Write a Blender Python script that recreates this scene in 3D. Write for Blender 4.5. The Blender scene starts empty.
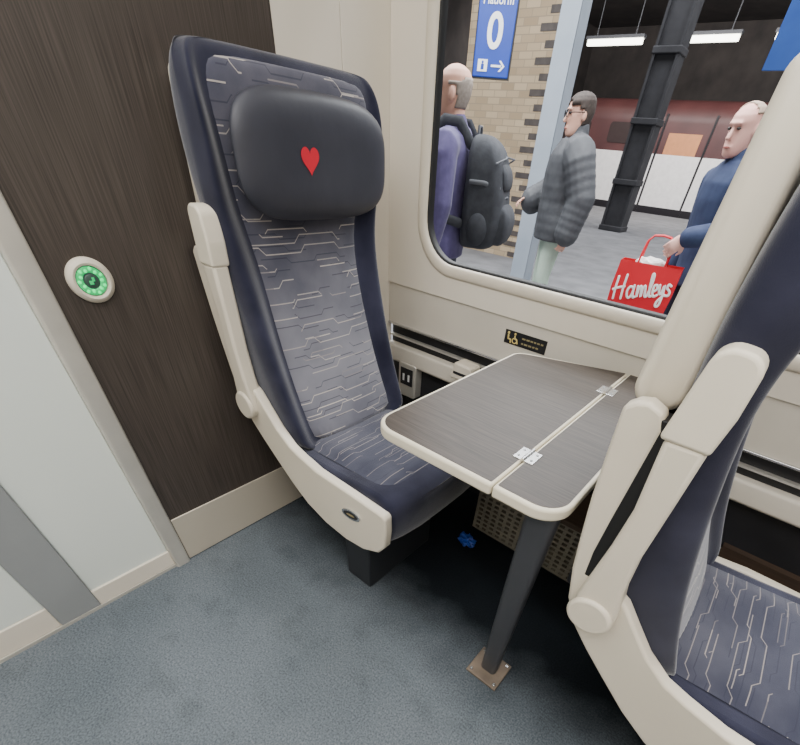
import bpy, bmesh, math, random
from mathutils import Vector as V, Matrix as MX
random.seed(4)
SC = bpy.context.scene
COL = SC.collection
PI = math.pi

# ------------------------------------------------------------------ materials
def lin(c):
    out = []
    for v in c[:3]:
        v /= 255.0
        out.append(v/12.92 if v <= .04045 else ((v+.055)/1.055)**2.4)
    return (*out, 1.0)

def mat(name, col, rough=.5, metal=0., col2=None, scale=6., stretch=(1, 1, 1), bump=0., bscale=150., sheen=0., emit=0., detail=4., spec=.5, lo=.3, hi=.7, stain=None, shade=None):
    m = bpy.data.materials.new(name); m.use_nodes = True
    nt = m.node_tree; N = nt.nodes; L = nt.links
    b = N['Principled BSDF']
    b.inputs['Roughness'].default_value = rough
    b.inputs['Metallic'].default_value = metal
    b.inputs['Specular IOR Level'].default_value = spec
    if sheen:
        b.inputs['Sheen Weight'].default_value = sheen
        b.inputs['Sheen Roughness'].default_value = .45
    tc = N.new('ShaderNodeTexCoord'); mp = N.new('ShaderNodeMapping')
    mp.inputs['Scale'].default_value = stretch
    L.new(tc.outputs['Object'], mp.inputs['Vector'])
    nz = N.new('ShaderNodeTexNoise'); nz.inputs['Scale'].default_value = scale; nz.inputs['Detail'].default_value = detail
    L.new(mp.outputs['Vector'], nz.inputs['Vector'])
    rp = N.new('ShaderNodeValToRGB')
    c2 = col2 if col2 else tuple(min(255, v*1.06) for v in col)
    rp.color_ramp.elements[0].color = lin(col); rp.color_ramp.elements[1].color = lin(c2)
    rp.color_ramp.elements[0].position = lo; rp.color_ramp.elements[1].position = hi
    L.new(nz.outputs['Fac'], rp.inputs['Fac'])
    out = rp.outputs['Color']
    def mult(o, fac_out, c0, p0, p1):
        r3 = N.new('ShaderNodeValToRGB'); r3.color_ramp.elements[0].color = lin(c0); r3.color_ramp.elements[1].color = (1, 1, 1, 1)
        r3.color_ramp.elements[0].position = p0; r3.color_ramp.elements[1].position = p1
        L.new(fac_out, r3.inputs['Fac'])
        mu = N.new('ShaderNodeMix'); mu.data_type = 'RGBA'; mu.blend_type = 'MULTIPLY'; mu.inputs[0].default_value = 1
        L.new(o, mu.inputs[6]); L.new(r3.outputs['Color'], mu.inputs[7]); return mu.outputs[2]
    for st in (stain or []):
        n3 = N.new('ShaderNodeTexNoise'); n3.inputs['Scale'].default_value = st[0]; n3.inputs['Detail'].default_value = 5
        L.new(tc.outputs['Object'], n3.inputs['Vector'])
        out = mult(out, n3.outputs['Fac'], st[1], st[2], st[3])
    if shade:   # painted shade under seats and table: colour darkens towards the window side
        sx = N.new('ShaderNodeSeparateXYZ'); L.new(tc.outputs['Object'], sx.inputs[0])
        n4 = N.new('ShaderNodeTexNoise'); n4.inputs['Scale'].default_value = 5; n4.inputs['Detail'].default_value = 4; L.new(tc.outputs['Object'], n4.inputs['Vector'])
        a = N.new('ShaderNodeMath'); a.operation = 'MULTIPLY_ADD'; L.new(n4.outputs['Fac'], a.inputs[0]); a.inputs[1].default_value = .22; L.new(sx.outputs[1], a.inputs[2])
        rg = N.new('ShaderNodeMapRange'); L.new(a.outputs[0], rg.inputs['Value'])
        rg.inputs['From Min'].default_value = shade[1]; rg.inputs['From Max'].default_value = shade[0]
        out = mult(out, rg.outputs['Result'], shade[2], 0., 1.)
    L.new(out, b.inputs['Base Color'])
    if emit:
        L.new(rp.outputs['Color'], b.inputs['Emission Color']); b.inputs['Emission Strength'].default_value = emit
    if bump:
        n2 = N.new('ShaderNodeTexNoise'); n2.inputs['Scale'].default_value = bscale; n2.inputs['Detail'].default_value = 3
        L.new(mp.outputs['Vector'], n2.inputs['Vector'])
        bp = N.new('ShaderNodeBump'); bp.inputs['Strength'].default_value = bump; bp.inputs['Distance'].default_value = .004
        L.new(n2.outputs['Fac'], bp.inputs['Height']); L.new(bp.outputs['Normal'], b.inputs['Normal'])
    return m

def pattern_mat(name, base, base2, la, lb, worn=None):
    m = bpy.data.materials.new(name); m.use_nodes = True
    nt = m.node_tree; N = nt.nodes; L = nt.links; b = N['Principled BSDF']
    b.inputs['Roughness'].default_value = .92; b.inputs['Sheen Weight'].default_value = .3; b.inputs['Specular IOR Level'].default_value = .15
    def mth(op, a, c=None, clamp=False):
        n = N.new('ShaderNodeMath'); n.operation = op; n.use_clamp = clamp
        for i, s in enumerate((a, c)):
            if s is None: continue
            if isinstance(s, (int, float)): n.inputs[i].default_value = s
            else: L.new(s, n.inputs[i])
        return n.outputs[0]
    def white(x, y):
        cb = N.new('ShaderNodeCombineXYZ'); L.new(x, cb.inputs[0]); L.new(y, cb.inputs[1])
        w = N.new('ShaderNodeTexWhiteNoise'); w.noise_dimensions = '2D'; L.new(cb.outputs[0], w.inputs['Vector']); return w.outputs['Value']
    uv = N.new('ShaderNodeUVMap'); uv.uv_map = 'UVMap'
    sp = N.new('ShaderNodeSeparateXYZ'); L.new(uv.outputs['UV'], sp.inputs[0])
    u, v = sp.outputs[0], sp.outputs[1]
    def layer(h, period, jog, seed, thr, wid, slope=.13):
        cell = mth('FLOOR', mth('DIVIDE', mth('ADD', v, seed), h*2))
        zero = mth('MULTIPLY', cell, 0.0)
        off = mth('MULTIPLY', white(cell, mth('ADD', zero, seed)), .5)
        us = mth('ADD', u, off)
        pp = mth('PINGPONG', us, period)
        ramp = mth('DIVIDE', mth('SUBTRACT', pp, period*.44), period*slope, True)
        v2 = mth('ADD', v, mth('MULTIPLY', ramp, jog))
        rows = mth('DIVIDE', v2, h); fr = mth('FRACT', rows)
        ln = mth('LESS_THAN', mth('ABSOLUTE', mth('SUBTRACT', fr, .5)), wid)
        keep = mth('GREATER_THAN', white(mth('FLOOR', rows), mth('FLOOR', mth('DIVIDE', mth('ADD', us, seed), period*.8))), thr)
        tint = white(mth('FLOOR', mth('ADD', rows, 9.)), mth('FLOOR', mth('DIVIDE', us, period*1.3)))
        return mth('MULTIPLY', ln, keep), tint
    l1, t1 = layer(.038, .125, .016, .37, .38, .036)
    l2, t2 = layer(.027, .09, -.012, .81, .5, .05)
    l3, t3 = layer(.050, .14, -.018, 1.23, .55, .026)
    nz = N.new('ShaderNodeTexNoise'); nz.inputs['Scale'].default_value = 7; nz.inputs['Detail'].default_value = 7
    L.new(uv.outputs['UV'], nz.inputs['Vector'])
    rp = N.new('ShaderNodeValToRGB'); rp.color_ramp.elements[0].color = lin(base); rp.color_ramp.elements[1].color = lin(base2)
    rp.color_ramp.elements[0].position = .35; rp.color_ramp.elements[1].position = .65
    L.new(nz.outputs['Fac'], rp.inputs['Fac'])
    def mixc(f, a, c):
        n = N.new('ShaderNodeMix'); n.data_type = 'RGBA'
        if isinstance(f, (int, float)): n.inputs[0].default_value = f
        else: L.new(f, n.inputs[0])
        for i, s in ((6, a), (7, c)):
            if isinstance(s, tuple): n.inputs[i].default_value = lin(s)
            else: L.new(s, n.inputs[i])
        return n.outputs[2]
    bc_ = rp.outputs['Color']
    if worn:
        g = mth('MULTIPLY', mth('SUBTRACT', 1.0, mth('DIVIDE', mth('ABSOLUTE', mth('SUBTRACT', v, worn[0])), worn[1]), True), worn[2])
        g = mth('MULTIPLY', g, mth('ADD', nz.outputs['Fac'], .45), True)
        bc_ = mixc(g, bc_, worn[3])
    lc = mixc(t1, la, lb)
    c1 = mixc(mth('MULTIPLY', l2, .6), bc_, (42, 44, 60))
    c2 = mixc(mth('MULTIPLY', l3, .6), c1, la)
    c3 = mixc(mth('MULTIPLY', l1, .9), c2, lc)
    L.new(c3, b.inputs['Base Color'])
    fb = N.new('ShaderNodeTexNoise'); fb.inputs['Scale'].default_value = 500; L.new(uv.outputs['UV'], fb.inputs['Vector'])
    bp = N.new('ShaderNodeBump'); bp.inputs['Strength'].default_value = .25; bp.inputs['Distance'].default_value = .002
    L.new(fb.outputs['Fac'], bp.inputs['Height']); L.new(bp.outputs['Normal'], b.inputs['Normal'])
    return m

def brick_mat(name):
    m = bpy.data.materials.new(name); m.use_nodes = True
    nt = m.node_tree; N = nt.nodes; L = nt.links; b = N['Principled BSDF']; b.inputs['Roughness'].default_value = .9
    tc = N.new('ShaderNodeTexCoord'); s = N.new('ShaderNodeSeparateXYZ'); L.new(tc.outputs['Object'], s.inputs[0])
    ad = N.new('ShaderNodeMath'); ad.operation = 'ADD'; L.new(s.outputs[0], ad.inputs[0]); L.new(s.outputs[1], ad.inputs[1])
    cb = N.new('ShaderNodeCombineXYZ'); L.new(ad.outputs[0], cb.inputs[0]); L.new(s.outputs[2], cb.inputs[1])
    br = N.new('ShaderNodeTexBrick'); br.inputs['Scale'].default_value = 1.; br.inputs['Brick Width'].default_value = .22; br.inputs['Row Height'].default_value = .075; br.inputs['Mortar Size'].default_value = .005
    br.inputs['Color1'].default_value = lin((196, 174, 144)); br.inputs['Color2'].default_value = lin((166, 144, 116)); br.inputs['Mortar'].default_value = lin((154, 138, 116))
    L.new(cb.outputs[0], br.inputs['Vector']); L.new(br.outputs['Color'], b.inputs['Base Color'])
    return m

MT = dict(
    wood=mat('dark_wood_laminate', (51, 45, 41), .38, col2=(82, 74, 68), scale=4, stretch=(80, 80, 1.3), detail=7, bump=.04, bscale=5),
    beige=mat('beige_panel', (222, 213, 197), .5, col2=(227, 219, 205), scale=2, bump=.02, bscale=400),
    beige2=mat('beige_lower_panel', (200, 193, 180), .5, scale=3),
    kick=mat('satin_kick_plate', (222, 212, 194), .3, .4, col2=(216, 206, 188), scale=1.5),
    alu=mat('satin_aluminium', (206, 202, 193), .36, .5, scale=10),
    frost=mat('frosted_glass', (223, 230, 224), .3, col2=(230, 236, 230), scale=1.2),
    stile=mat('grey_door_stile', (150, 153, 154), .45, .2, scale=4),
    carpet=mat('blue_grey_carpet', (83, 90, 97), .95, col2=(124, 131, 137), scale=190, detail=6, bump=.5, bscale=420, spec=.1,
               stain=[(2.6, (228, 231, 232), .30, .60), (9., (236, 237, 236), .30, .46)], shade=(-.46, -.14, (74, 78, 82))),  # includes the shade beneath seats and table, painted into the carpet colour
    ceil=mat('ceiling_white', (232, 230, 226), .7),
    seatshell=mat('beige_seat_shell', (214, 204, 186), .36, col2=(219, 210, 193), scale=3, bump=.02, bscale=500),
    armpad=mat('pale_arm_pad', (216, 207, 189), .5, scale=5, bump=.04, bscale=300),
    navy=mat('navy_velvet', (32, 33, 48), .98, col2=(53, 54, 71), scale=8, detail=9, sheen=.5, bump=.2, bscale=700, spec=.03, lo=.35, hi=.75),
    leather=mat('charcoal_leather', (46, 47, 56), .46, col2=(57, 58, 67), scale=7, bump=.2, bscale=24),
    heart=mat('red_print', (205, 22, 48), .5),
    dark=mat('dark_plastic', (24, 24, 27), .55, col2=(32, 32, 36), scale=8),
    black=mat('black_rubber', (12, 12, 14), .6),
    pedestal=mat('charcoal_steel', (40, 42, 46), .5, .1),
    lap=mat('table_laminate', (49, 42, 37), .42, col2=(77, 68, 61), scale=5, stretch=(2.2, 75, 10), detail=5, spec=.32),
    rim=mat('table_rim', (214, 205, 184), .45, scale=6),
    chrome=mat('bright_metal', (205, 205, 205), .22, .9),
    legm=mat('dark_grey_leg', (66, 67, 71), .42, .3, scale=6),
    plate=mat('worn_bronze_plate', (138, 122, 106), .5, .4, col2=(108, 96, 84), scale=14),
    green=mat('green_led', (20, 225, 120), .4, emit=1.5),
    greenring=mat('green_light_ring', (16, 176, 96), .4, emit=.7),
    greenpad=mat('grey_green_pad', (58, 78, 72), .4),
    white=mat('white_print', (232, 232, 230), .6),
    yellow=mat('yellow_print', (206, 184, 112), .6),
    dimprint=mat('dim_print', (140, 128, 92), .6),
    grille=mat('grille_beige', (118, 113, 102), .5, .0),
    brown=mat('brown_board', (70, 54, 42), .55, col2=(54, 42, 33), scale=5, stretch=(1, 20, 20)),
    bluewrap=mat('blue_wrapper', (26, 58, 150), .35, col2=(50, 90, 190), scale=30),
    brick=brick_mat('yellow_brick'),
    quoin=mat('dark_glazed_brick', (72, 66, 64), .5, col2=(92, 84, 80), scale=9),
    bluecol=mat('pale_blue_paint', (138, 147, 158), .5, col2=(150, 158, 168), scale=3),
    platform=mat('platform_paving', (106, 106, 109), .85, col2=(130, 130, 133), scale=3, detail=8),
    roofdark=mat('sooty_roof', (66, 62, 62), .85, col2=(86, 80, 78), scale=1.5),
    beam=mat('roof_steel', (80, 82, 88), .6),
    tube=mat('fluorescent_tube', (250, 246, 230), .5, emit=8.),
    signblue=mat('sign_blue', (26, 58, 150), .4),
    bannerblue=mat('banner_blue', (40, 84, 170), .5, col2=(52, 98, 184), scale=2),
    train_r=mat('train_maroon', (92, 56, 56), .45, col2=(76, 46, 47), scale=1),
    train_o=mat('train_orange', (206, 140, 96), .45),
    train_w=mat('train_white', (238, 236, 236), .35),
    train_d=mat('train_dark', (40, 38, 42), .3),
    trainwin=mat('train_window', (64, 54, 54), .25),
    iron=mat('dark_iron', (44, 44, 48), .7, col2=(58, 58, 62), scale=4),
    skin=mat('skin', (210, 160, 138), .55, col2=(218, 170, 150), scale=12),
    skin_red=mat('ruddy_skin', (218, 164, 152), .55, col2=(226, 178, 164), scale=12),
    purple=mat('purple_wool', (74, 66, 106), .9, col2=(88, 80, 122), scale=24, sheen=.2, bump=.3, bscale=40),
    puffer=mat('grey_puffer', (60, 61, 66), .7, col2=(76, 78, 82), scale=10, bump=.4, bscale=26),
    bluejacket=mat('blue_jacket', (36, 47, 78), .85, col2=(50, 62, 94), scale=12, bump=.4, bscale=22),
    darktr=mat('dark_trousers', (66, 70, 80), .9), paletr=mat('pale_trousers', (178, 196, 180), .9), navytr=mat('navy_trousers', (36, 40, 58), .9),
    shoe=mat('black_shoe', (22, 20, 20), .4),
    greyhair=mat('grey_hair', (168, 156, 146), .8, col2=(140, 130, 120), scale=60), darkhair=mat('dark_hair', (44, 36, 32), .7, col2=(70, 58, 52), scale=60), thinhair=mat('sandy_hair', (164, 144, 128), .8, scale=60),
    pack=mat('backpack_cloth', (42, 44, 50), .85, col2=(58, 60, 66), scale=20, bump=.3, bscale=60),
    packlight=mat('backpack_trim', (88, 90, 96), .6),
    eye=mat('eye_dark', (30, 24, 22), .3), lip=mat('lips', (170, 96, 88), .5),
    redbag=mat('red_paper', (214, 26, 44), .4, col2=(200, 20, 38), scale=3),
    tissue=mat('white_tissue', (240, 236, 232), .7),
)
MT['pat_back'] = pattern_mat('patterned_moquette_back', (62, 63, 77), (92, 91, 102), (194, 185, 175), (126, 120, 122), (.66, .34, .75, (130, 129, 136)))
MT['pat_seat'] = pattern_mat('patterned_moquette_seat', (44, 46, 62), (66, 67, 80), (156, 147, 142), (98, 94, 98), (.35, .25, .3, (100, 99, 106)))

# ------------------------------------------------------------------ object helpers
def tag(o, label=None, cat=None, group=None, kind=None):
    if label: o['label'] = label
    if cat: o['category'] = cat
    if group: o['group'] = group
    if kind: o['kind'] = kind
    return o

def obj(name, bm, m, parent=None, smooth=True, bevel=0., seg=3, sub=0, angle=40, uv=None):
    bmesh.ops.recalc_face_normals(bm, faces=bm.faces[:])
    if uv:
        lay = bm.loops.layers.uv.new('UVMap')
        for f in bm.faces:
            for l in f.loops: l[lay].uv = uv(l.vert.co)
    me = bpy.data.meshes.new(name); bm.to_mesh(me); bm.free()
    o = bpy.data.objects.new(name, me); COL.objects.link(o)
    if m: me.materials.append(m)
    if parent: o.parent = parent
    if bevel:
        b = o.modifiers.new('bevel', 'BEVEL'); b.width = bevel; b.segments = seg; b.limit_method = 'ANGLE'; b.angle_limit = math.radians(35)
    if sub:
        s = o.modifiers.new('sub', 'SUBSURF'); s.levels = sub; s.render_levels = sub
    if smooth:
        for p in me.polygons: p.use_smooth = True
        if not sub and not bevel:
            try: me.set_sharp_from_angle(angle=math.radians(angle))
            except Exception: pass
        elif bevel:
            try: me.set_sharp_from_angle(angle=math.radians(75))
            except Exception: pass
    return o

def struct(name, bm, m, **k):
    o = obj(name, bm, m, **k)
    if not k.get('parent'): o['kind'] = 'structure'
    return o

def empty(name, loc, rz=0., label=None, cat=None, group=None, kind=None):
    o = bpy.data.objects.new(name, None); COL.objects.link(o); o.location = loc; o.rotation_euler = (0, 0, rz); o.empty_display_size = .05
    return tag(o, label, cat, group, kind)

def box(bm, lo, hi, rot=None):
    lo = V(lo); hi = V(hi); c = (lo+hi)/2; d = hi-lo
    mtx = MX.Translation(c) @ (rot.to_4x4() if rot else MX.Identity(4)) @ MX.Diagonal((d.x, d.y, d.z, 1))
    bmesh.ops.create_cube(bm, size=1, matrix=mtx); return bm

def B(lo, hi, rot=None): return box(bmesh.new(), lo, hi, rot)

def loft(bm, rings, cap=True, closed=True):
    vs = [[bm.verts.new(p) for p in r] for r in rings]
    n = len(vs[0])
    for a, b in zip(vs, vs[1:]):
        for i in range(n if closed else n-1):
            bm.faces.new((a[i], a[(i+1) % n], b[(i+1) % n], b[i]))
    if cap:
        bm.faces.new(vs[0][::-1]); bm.faces.new(vs[-1])
    return vs

def prism(bm, pts, axis, lo, hi):
    def p3(p, h):
        return V((p[0], h, p[1])) if axis == 'y' else (V((p[0], p[1], h)) if axis == 'z' else V((h, p[0], p[1])))
    loft(bm, [[p3(p, lo) for p in pts], [p3(p, hi) for p in pts]]); return bm

def rpoly(pts, rad, n=7):
    out = []; m = len(pts)
    for i, p in enumerate(pts):
        p = V(p); a = V(pts[i-1])-p; b = V(pts[(i+1) % m])-p
        r = rad[i] if isinstance(rad, (list, tuple)) else rad
        if r <= 0: out.append((p.x, p.y)); continue
        a.normalize(); b.normalize()
        ang = a.angle(b); d = r/math.tan(ang/2)
        s = p+a*d; e = p+b*d; c = p+(a+b).normalized()*(r/math.sin(ang/2))
        a0 = math.atan2(s.y-c.y, s.x-c.x); a1 = math.atan2(e.y-c.y, e.x-c.x)
        while a1-a0 > PI: a1 -= 2*PI
        while a1-a0 < -PI: a1 += 2*PI
        for k in range(n+1):
            t = a0+(a1-a0)*k/n; out.append((c.x+r*math.cos(t), c.y+r*math.sin(t)))
    return out

def tube(bm, pts, rad, n=12, flat=1., upv=None):
    pts = [V(p) for p in pts]
    if isinstance(rad, (int, float)): rad = [rad]*len(pts)
    T = []
    for i in range(len(pts)):
        a = pts[max(0, i-1)]; b = pts[min(len(pts)-1, i+1)]; T.append((b-a).normalized())
    ref = V(upv) if upv else (V((0, 0, 1)) if abs(T[0].z) < .9 else V((1, 0, 0)))
    C, R, TT = [], [], []
    for k in (80, 55, 28): C.append(pts[0]-T[0]*rad[0]*math.sin(math.radians(k))*.9); R.append(rad[0]*math.cos(math.radians(k))); TT.append(T[0])
    C += pts; R += rad; TT += T
    for k in (28, 55, 80): C.append(pts[-1]+T[-1]*rad[-1]*math.sin(math.radians(k))*.9); R.append(rad[-1]*math.cos(math.radians(k))); TT.append(T[-1])
    rings = []
    for c, r, t in zip(C, R, TT):
        s = ref-t*ref.dot(t)
        if s.length < 1e-4: s = t.orthogonal()
        s.normalize(); w = t.cross(s); ref = s
        rings.append([c+s*(r*math.cos(2*PI*j/n))+w*(r*flat*math.sin(2*PI*j/n)) for j in range(n)])
    loft(bm, rings); return bm

def ellipsoid(bm, c, r, rot=None, u=20, v=14):
    mtx = MX.Translation(V(c)) @ (rot.to_4x4() if rot else MX.Identity(4)) @ MX.Diagonal((r[0], r[1], r[2], 1))
    bmesh.ops.create_uvsphere(bm, u_segments=u, v_segments=v, radius=1, matrix=mtx); return bm

def cyl(bm, a, b, r1, r2=None, n=24):
    a = V(a); b = V(b); t = (b-a).normalized(); s = t.orthogonal().normalized(); w = t.cross(s); r2 = r1 if r2 is None else r2
    loft(bm, [[a+s*(r1*math.cos(2*PI*j/n))+w*(r1*math.sin(2*PI*j/n)) for j in range(n)], [b+s*(r2*math.cos(2*PI*j/n))+w*(r2*math.sin(2*PI*j/n)) for j in range(n)]]); return bm

def torus(bm, c, axis, R, r, n=32, k=10, sq=1.):
    ax = V(axis).normalized(); s = ax.orthogonal().normalized(); w = ax.cross(s); c = V(c)
    rings = []
    for i in range(n):
        a = 2*PI*i/n; d = s*math.cos(a)+w*math.sin(a)
        rings.append([c+d*(R+r*math.cos(2*PI*j/k))+ax*(r*sq*math.sin(2*PI*j/k)) for j in range(k)])
    vs = loft(bm, rings, cap=False)
    for j in range(k): bm.faces.new((vs[-1][j], vs[-1][(j+1) % k], vs[0][(j+1) % k], vs[0][j]))
    return bm

def remeshed(name, bm, m, parent, voxel, smooth=4):
    bmesh.ops.recalc_face_normals(bm, faces=bm.faces[:])
    me = bpy.data.meshes.new(name); bm.to_mesh(me); bm.free()
    t = bpy.data.objects.new('tmp', me); COL.objects.link(t)
    r = t.modifiers.new('r', 'REMESH'); r.mode = 'VOXEL'; r.voxel_size = voxel
    if smooth:
        s = t.modifiers.new('s', 'SMOOTH'); s.iterations = smooth; s.factor = .5
    dg = bpy.context.evaluated_depsgraph_get()
    me2 = bpy.data.meshes.new_from_object(t.evaluated_get(dg)); me2.name = name
    bpy.data.objects.remove(t)
    o = bpy.data.objects.new(name, me2); COL.objects.link(o)
    me2.materials.clear(); me2.materials.append(m); o.parent = parent
    for p in me2.polygons: p.use_smooth = True
    return o

def text(name, body, size, m, parent, loc, rot, ext=.001, shear=0., bold=0., space=1.):
    cu = bpy.data.curves.new('t', 'FONT'); cu.body = body; cu.size = size; cu.extrude = ext; cu.align_x = 'CENTER'; cu.align_y = 'CENTER'; cu.shear = shear; cu.offset = bold; cu.space_character = space
    t = bpy.data.objects.new('tmp', cu); COL.objects.link(t)
    dg = bpy.context.evaluated_depsgraph_get()
    me = bpy.data.meshes.new_from_object(t.evaluated_get(dg)); bpy.data.objects.remove(t)
    me.name = name; me.materials.clear(); me.materials.append(m)
    o = bpy.data.objects.new(name, me); COL.objects.link(o); o.parent = parent; o.location = loc; o.rotation_euler = rot
    return o

def copy_tree(o, parent=None):
    c = o.copy(); COL.objects.link(c); c.parent = parent
    for ch in list(o.children): copy_tree(ch, c)
    return c

# ------------------------------------------------------------------ camera
f_px, cx, cy = 392.87, 426.44, 526.23
ps, th, ph = .6179, .7615, .1044
fw = V((-math.sin(ps)*math.cos(th), math.cos(ps)*math.cos(th), -math.sin(th)))
r0 = V((math.cos(ps), math.sin(ps), 0)); u0 = r0.cross(fw)
rt = r0*math.cos(ph)+u0*math.sin(ph); up = -r0*math.sin(ph)+u0*math.cos(ph)
cam = bpy.data.cameras.new('camera'); co = bpy.data.objects.new('camera', cam); COL.objects.link(co)
cam.sensor_fit = 'HORIZONTAL'; cam.sensor_width = 36; cam.lens = f_px/800*36
cam.shift_x = (400-cx)/800; cam.shift_y = (cy-372.5)/800; cam.clip_start = .02; cam.clip_end = 200
co.matrix_world = MX(((rt.x, up.x, -fw.x, 1.2621), (rt.y, up.y, -fw.y, -1.0348), (rt.z, up.z, -fw.z, 1.1888), (0, 0, 0, 1)))
SC.camera = co

# ------------------------------------------------------------------ carriage shell
YW = .30
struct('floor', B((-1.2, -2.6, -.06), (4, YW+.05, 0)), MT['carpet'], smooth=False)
struct('ceiling', B((-.05, -2.6, 2.25), (4, YW+.1, 2.3)), MT['ceil'], smooth=False)
struct('wall_aisle', B((-.05, -2.66, 0), (4, -2.6, 2.3)), MT['beige'], smooth=False)
struct('wall_end', B((4, -2.66, 0), (4.06, YW+.1, 2.3)), MT['beige'], smooth=False)
struct('wall_partition', B((-.05, -.7874, .0), (0, -.1114, 2.25)), MT['wood'], smooth=False)
struct('wall_corner', B((-.05, -.1110, 0), (-.001, .1070, 2.25)), MT['beige'], bevel=.002)
struct('wall_return', B((-.05, .1090, 0), (-.001, YW+.02, 2.25)), MT['beige'], bevel=.002)
struct('baseboard_partition', B((0, -.785, .004), (.005, -.05, .199)), MT['kick'], bevel=.002)
# window wall with a rounded opening
def rr(x0, x1, z0, z1, r, y, off=0., n=10):
    x0 -= off; x1 += off; z0 -= off; z1 += off; r = max(.01, r+off)
    return [V((px, y, pz)) for px, pz in rpoly([(x0, z0), (x1, z0), (x1, z1), (x0, z1)], r, n)]
GX0, GX1, GZ0, GZ1, GR = .176, 2.35, .900, 1.86, .13
bm = bmesh.new()
outer = [bm.verts.new(p) for p in ((0, YW, .795), (4, YW, .795), (4, YW, 2.25), (0, YW, 2.25))]
inner = [bm.verts.new(p) for p in rr(GX0, GX1, GZ0, GZ1, GR, YW, .030)]
es = [bm.edges.new((a, b)) for lp in (outer, inner) for a, b in zip(lp, lp[1:]+lp[:1])]
bmesh.ops.triangle_fill(bm, edges=es, use_beauty=True)
g = bmesh.ops.extrude_face_region(bm, geom=bm.faces[:])
for v in [e for e in g['geom'] if isinstance(e, bmesh.types.BMVert)]: v.co.y += .05
struct('wall_window', bm, MT['beige'], smooth=False)
def sweep(prof):
    bm = bmesh.new(); vs = loft(bm, [rr(GX0, GX1, GZ0, GZ1, GR, y, off) for off, y in prof], cap=False)
    n = len(vs[0])
    for i in range(n): bm.faces.new((vs[-1][i], vs[-1][(i+1) % n], vs[0][(i+1) % n], vs[0][i]))
    return bm
w1 = struct('window_1', sweep([(.0, .335), (.0, .303), (.006, .295), (.018, .2925), (.030, .2935), (.036, .2965), (.038, .3005), (.033, .335)]), MT['seatshell'], angle=60)
obj('rubber_seal', sweep([(-.008, .33), (-.008, .310), (-.005, .306), (.002, .304), (.002, .33)]), MT['black'], w1)
# lower wall: panel, recessed slot with bright edges, rail, dark recess
struct('wall_lower', B((0, YW+.006, .645), (4, YW+.05, .795)), MT['beige2'], bevel=.004)
struct('trim_1', B((0, YW+.03, .555), (4, YW+.06, .65)), MT['dark'], smooth=False)
struct('trim_2', B((0, YW-.002, .6400), (4, YW+.03, .6475)), MT['chrome'], bevel=.002)
bm = bmesh.new(); prism(bm, rpoly([(YW-.012, .492), (YW+.05, .492), (YW+.05, .562), (YW-.004, .562)], [.012, 0, 0, .012]), 'x', 0, 4)
struct('trim_3', bm, MT['beige2'])
struct('trim_4', B((0, YW+.012, .59), (4, YW+.035, .597)), MT['alu'], smooth=False)
struct('wall_base', B((0, YW+.03, 0), (4, YW+.06, .495)), MT['dark'], smooth=False)
struct('trim_7', B((1.5, YW+.004, .275), (4, YW+.035, .33)), MT['brown'], smooth=False)

# ------------------------------------------------------------------ door and its frame
bm = bmesh.new(); prism(bm, rpoly([(-.06, -.8356), (.014, -.8356), (.014, -.7874), (-.06, -.7874)], [0, .008, .008, 0]), 'z', 0, 2.25)
struct('trim_5', bm, MT['alu'])
d = empty('door_1', (0, -1.5, 0), kind='structure')
def dpart(name, y0, y1, z0, z1, x0, x1, m, bev=.003): obj(name, B((x0, y0+1.5, z0), (x1, y1+1.5, z1)), m, d, bevel=bev)
dpart('frosted_pane', -1.08, -.8356, .075, 2.2, -.03, -.008, MT['frost'])
dpart('bottom_rail', -1.08, -.8356, .012, .077, -.035, .0, MT['beige'])
dpart('stile', -1.19, -1.08, .012, 2.2, -.035, .002, MT['stile'])
dpart('frosted_pane', -2.5, -1.19, .10, 2.2, -.03, -.008, MT['frost'])
dpart('bottom_rail', -2.5, -1.19, .012, .10, -.035, -.002, MT['beige'])
struct('trim_6', B((-.05, -2.6, 0), (.004, -.83, .012)), MT['alu'], smooth=False)

# door release button
bt = empty('door_button', (0, -.7063, .9113), label='round white door button with glowing green ring on dark wood panel', cat='button')
bm = bmesh.new()
rings = []
for r, x in ((.046, -.004), (.046, .006), (.043, .011), (.036, .0145), (.031, .0125), (.0305, .004)):
    rings.append([V((x, r*math.cos(2*PI*j/40), r*math.sin(2*PI*j/40))) for j in range(40)])
loft(bm, rings); obj('bezel', bm, MT['seatshell'], bt)
obj('push_pad', cyl(bmesh.new(), (.003, 0, 0), (.0095, 0, 0), .0305, .028, 36), MT['greenpad'], bt)
obj('light_ring', torus(bmesh.new(), (.0092, 0, 0), (1, 0, 0), .0226, .0066, 48, 10, .35), MT['greenring'], bt)
for k in range(14):
    a = 2*PI*k/14
    rot = MX.Rotation(a, 3, 'X')
    obj('led', ellipsoid(bmesh.new(), rot @ V((.0103, .0226+(.0018 if k % 2 else -.0018), 0)), (.0022, .0042, .0036), rot, u=10, v=8), MT['green'], bt)
obj('centre_stud', ellipsoid(bmesh.new(), (.0095, 0, 0), (.002, .0135, .0135), u=20, v=8), MT['greenpad'], bt)
ic = bmesh.new()
box(ic, (.0105, -.006, -.007), (.0118, .002, .001)); box(ic, (.0105, .001, -.001), (.0118, .0065, .007))
obj('door_symbol', ic, MT['greenring'], bt, smooth=False)

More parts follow.
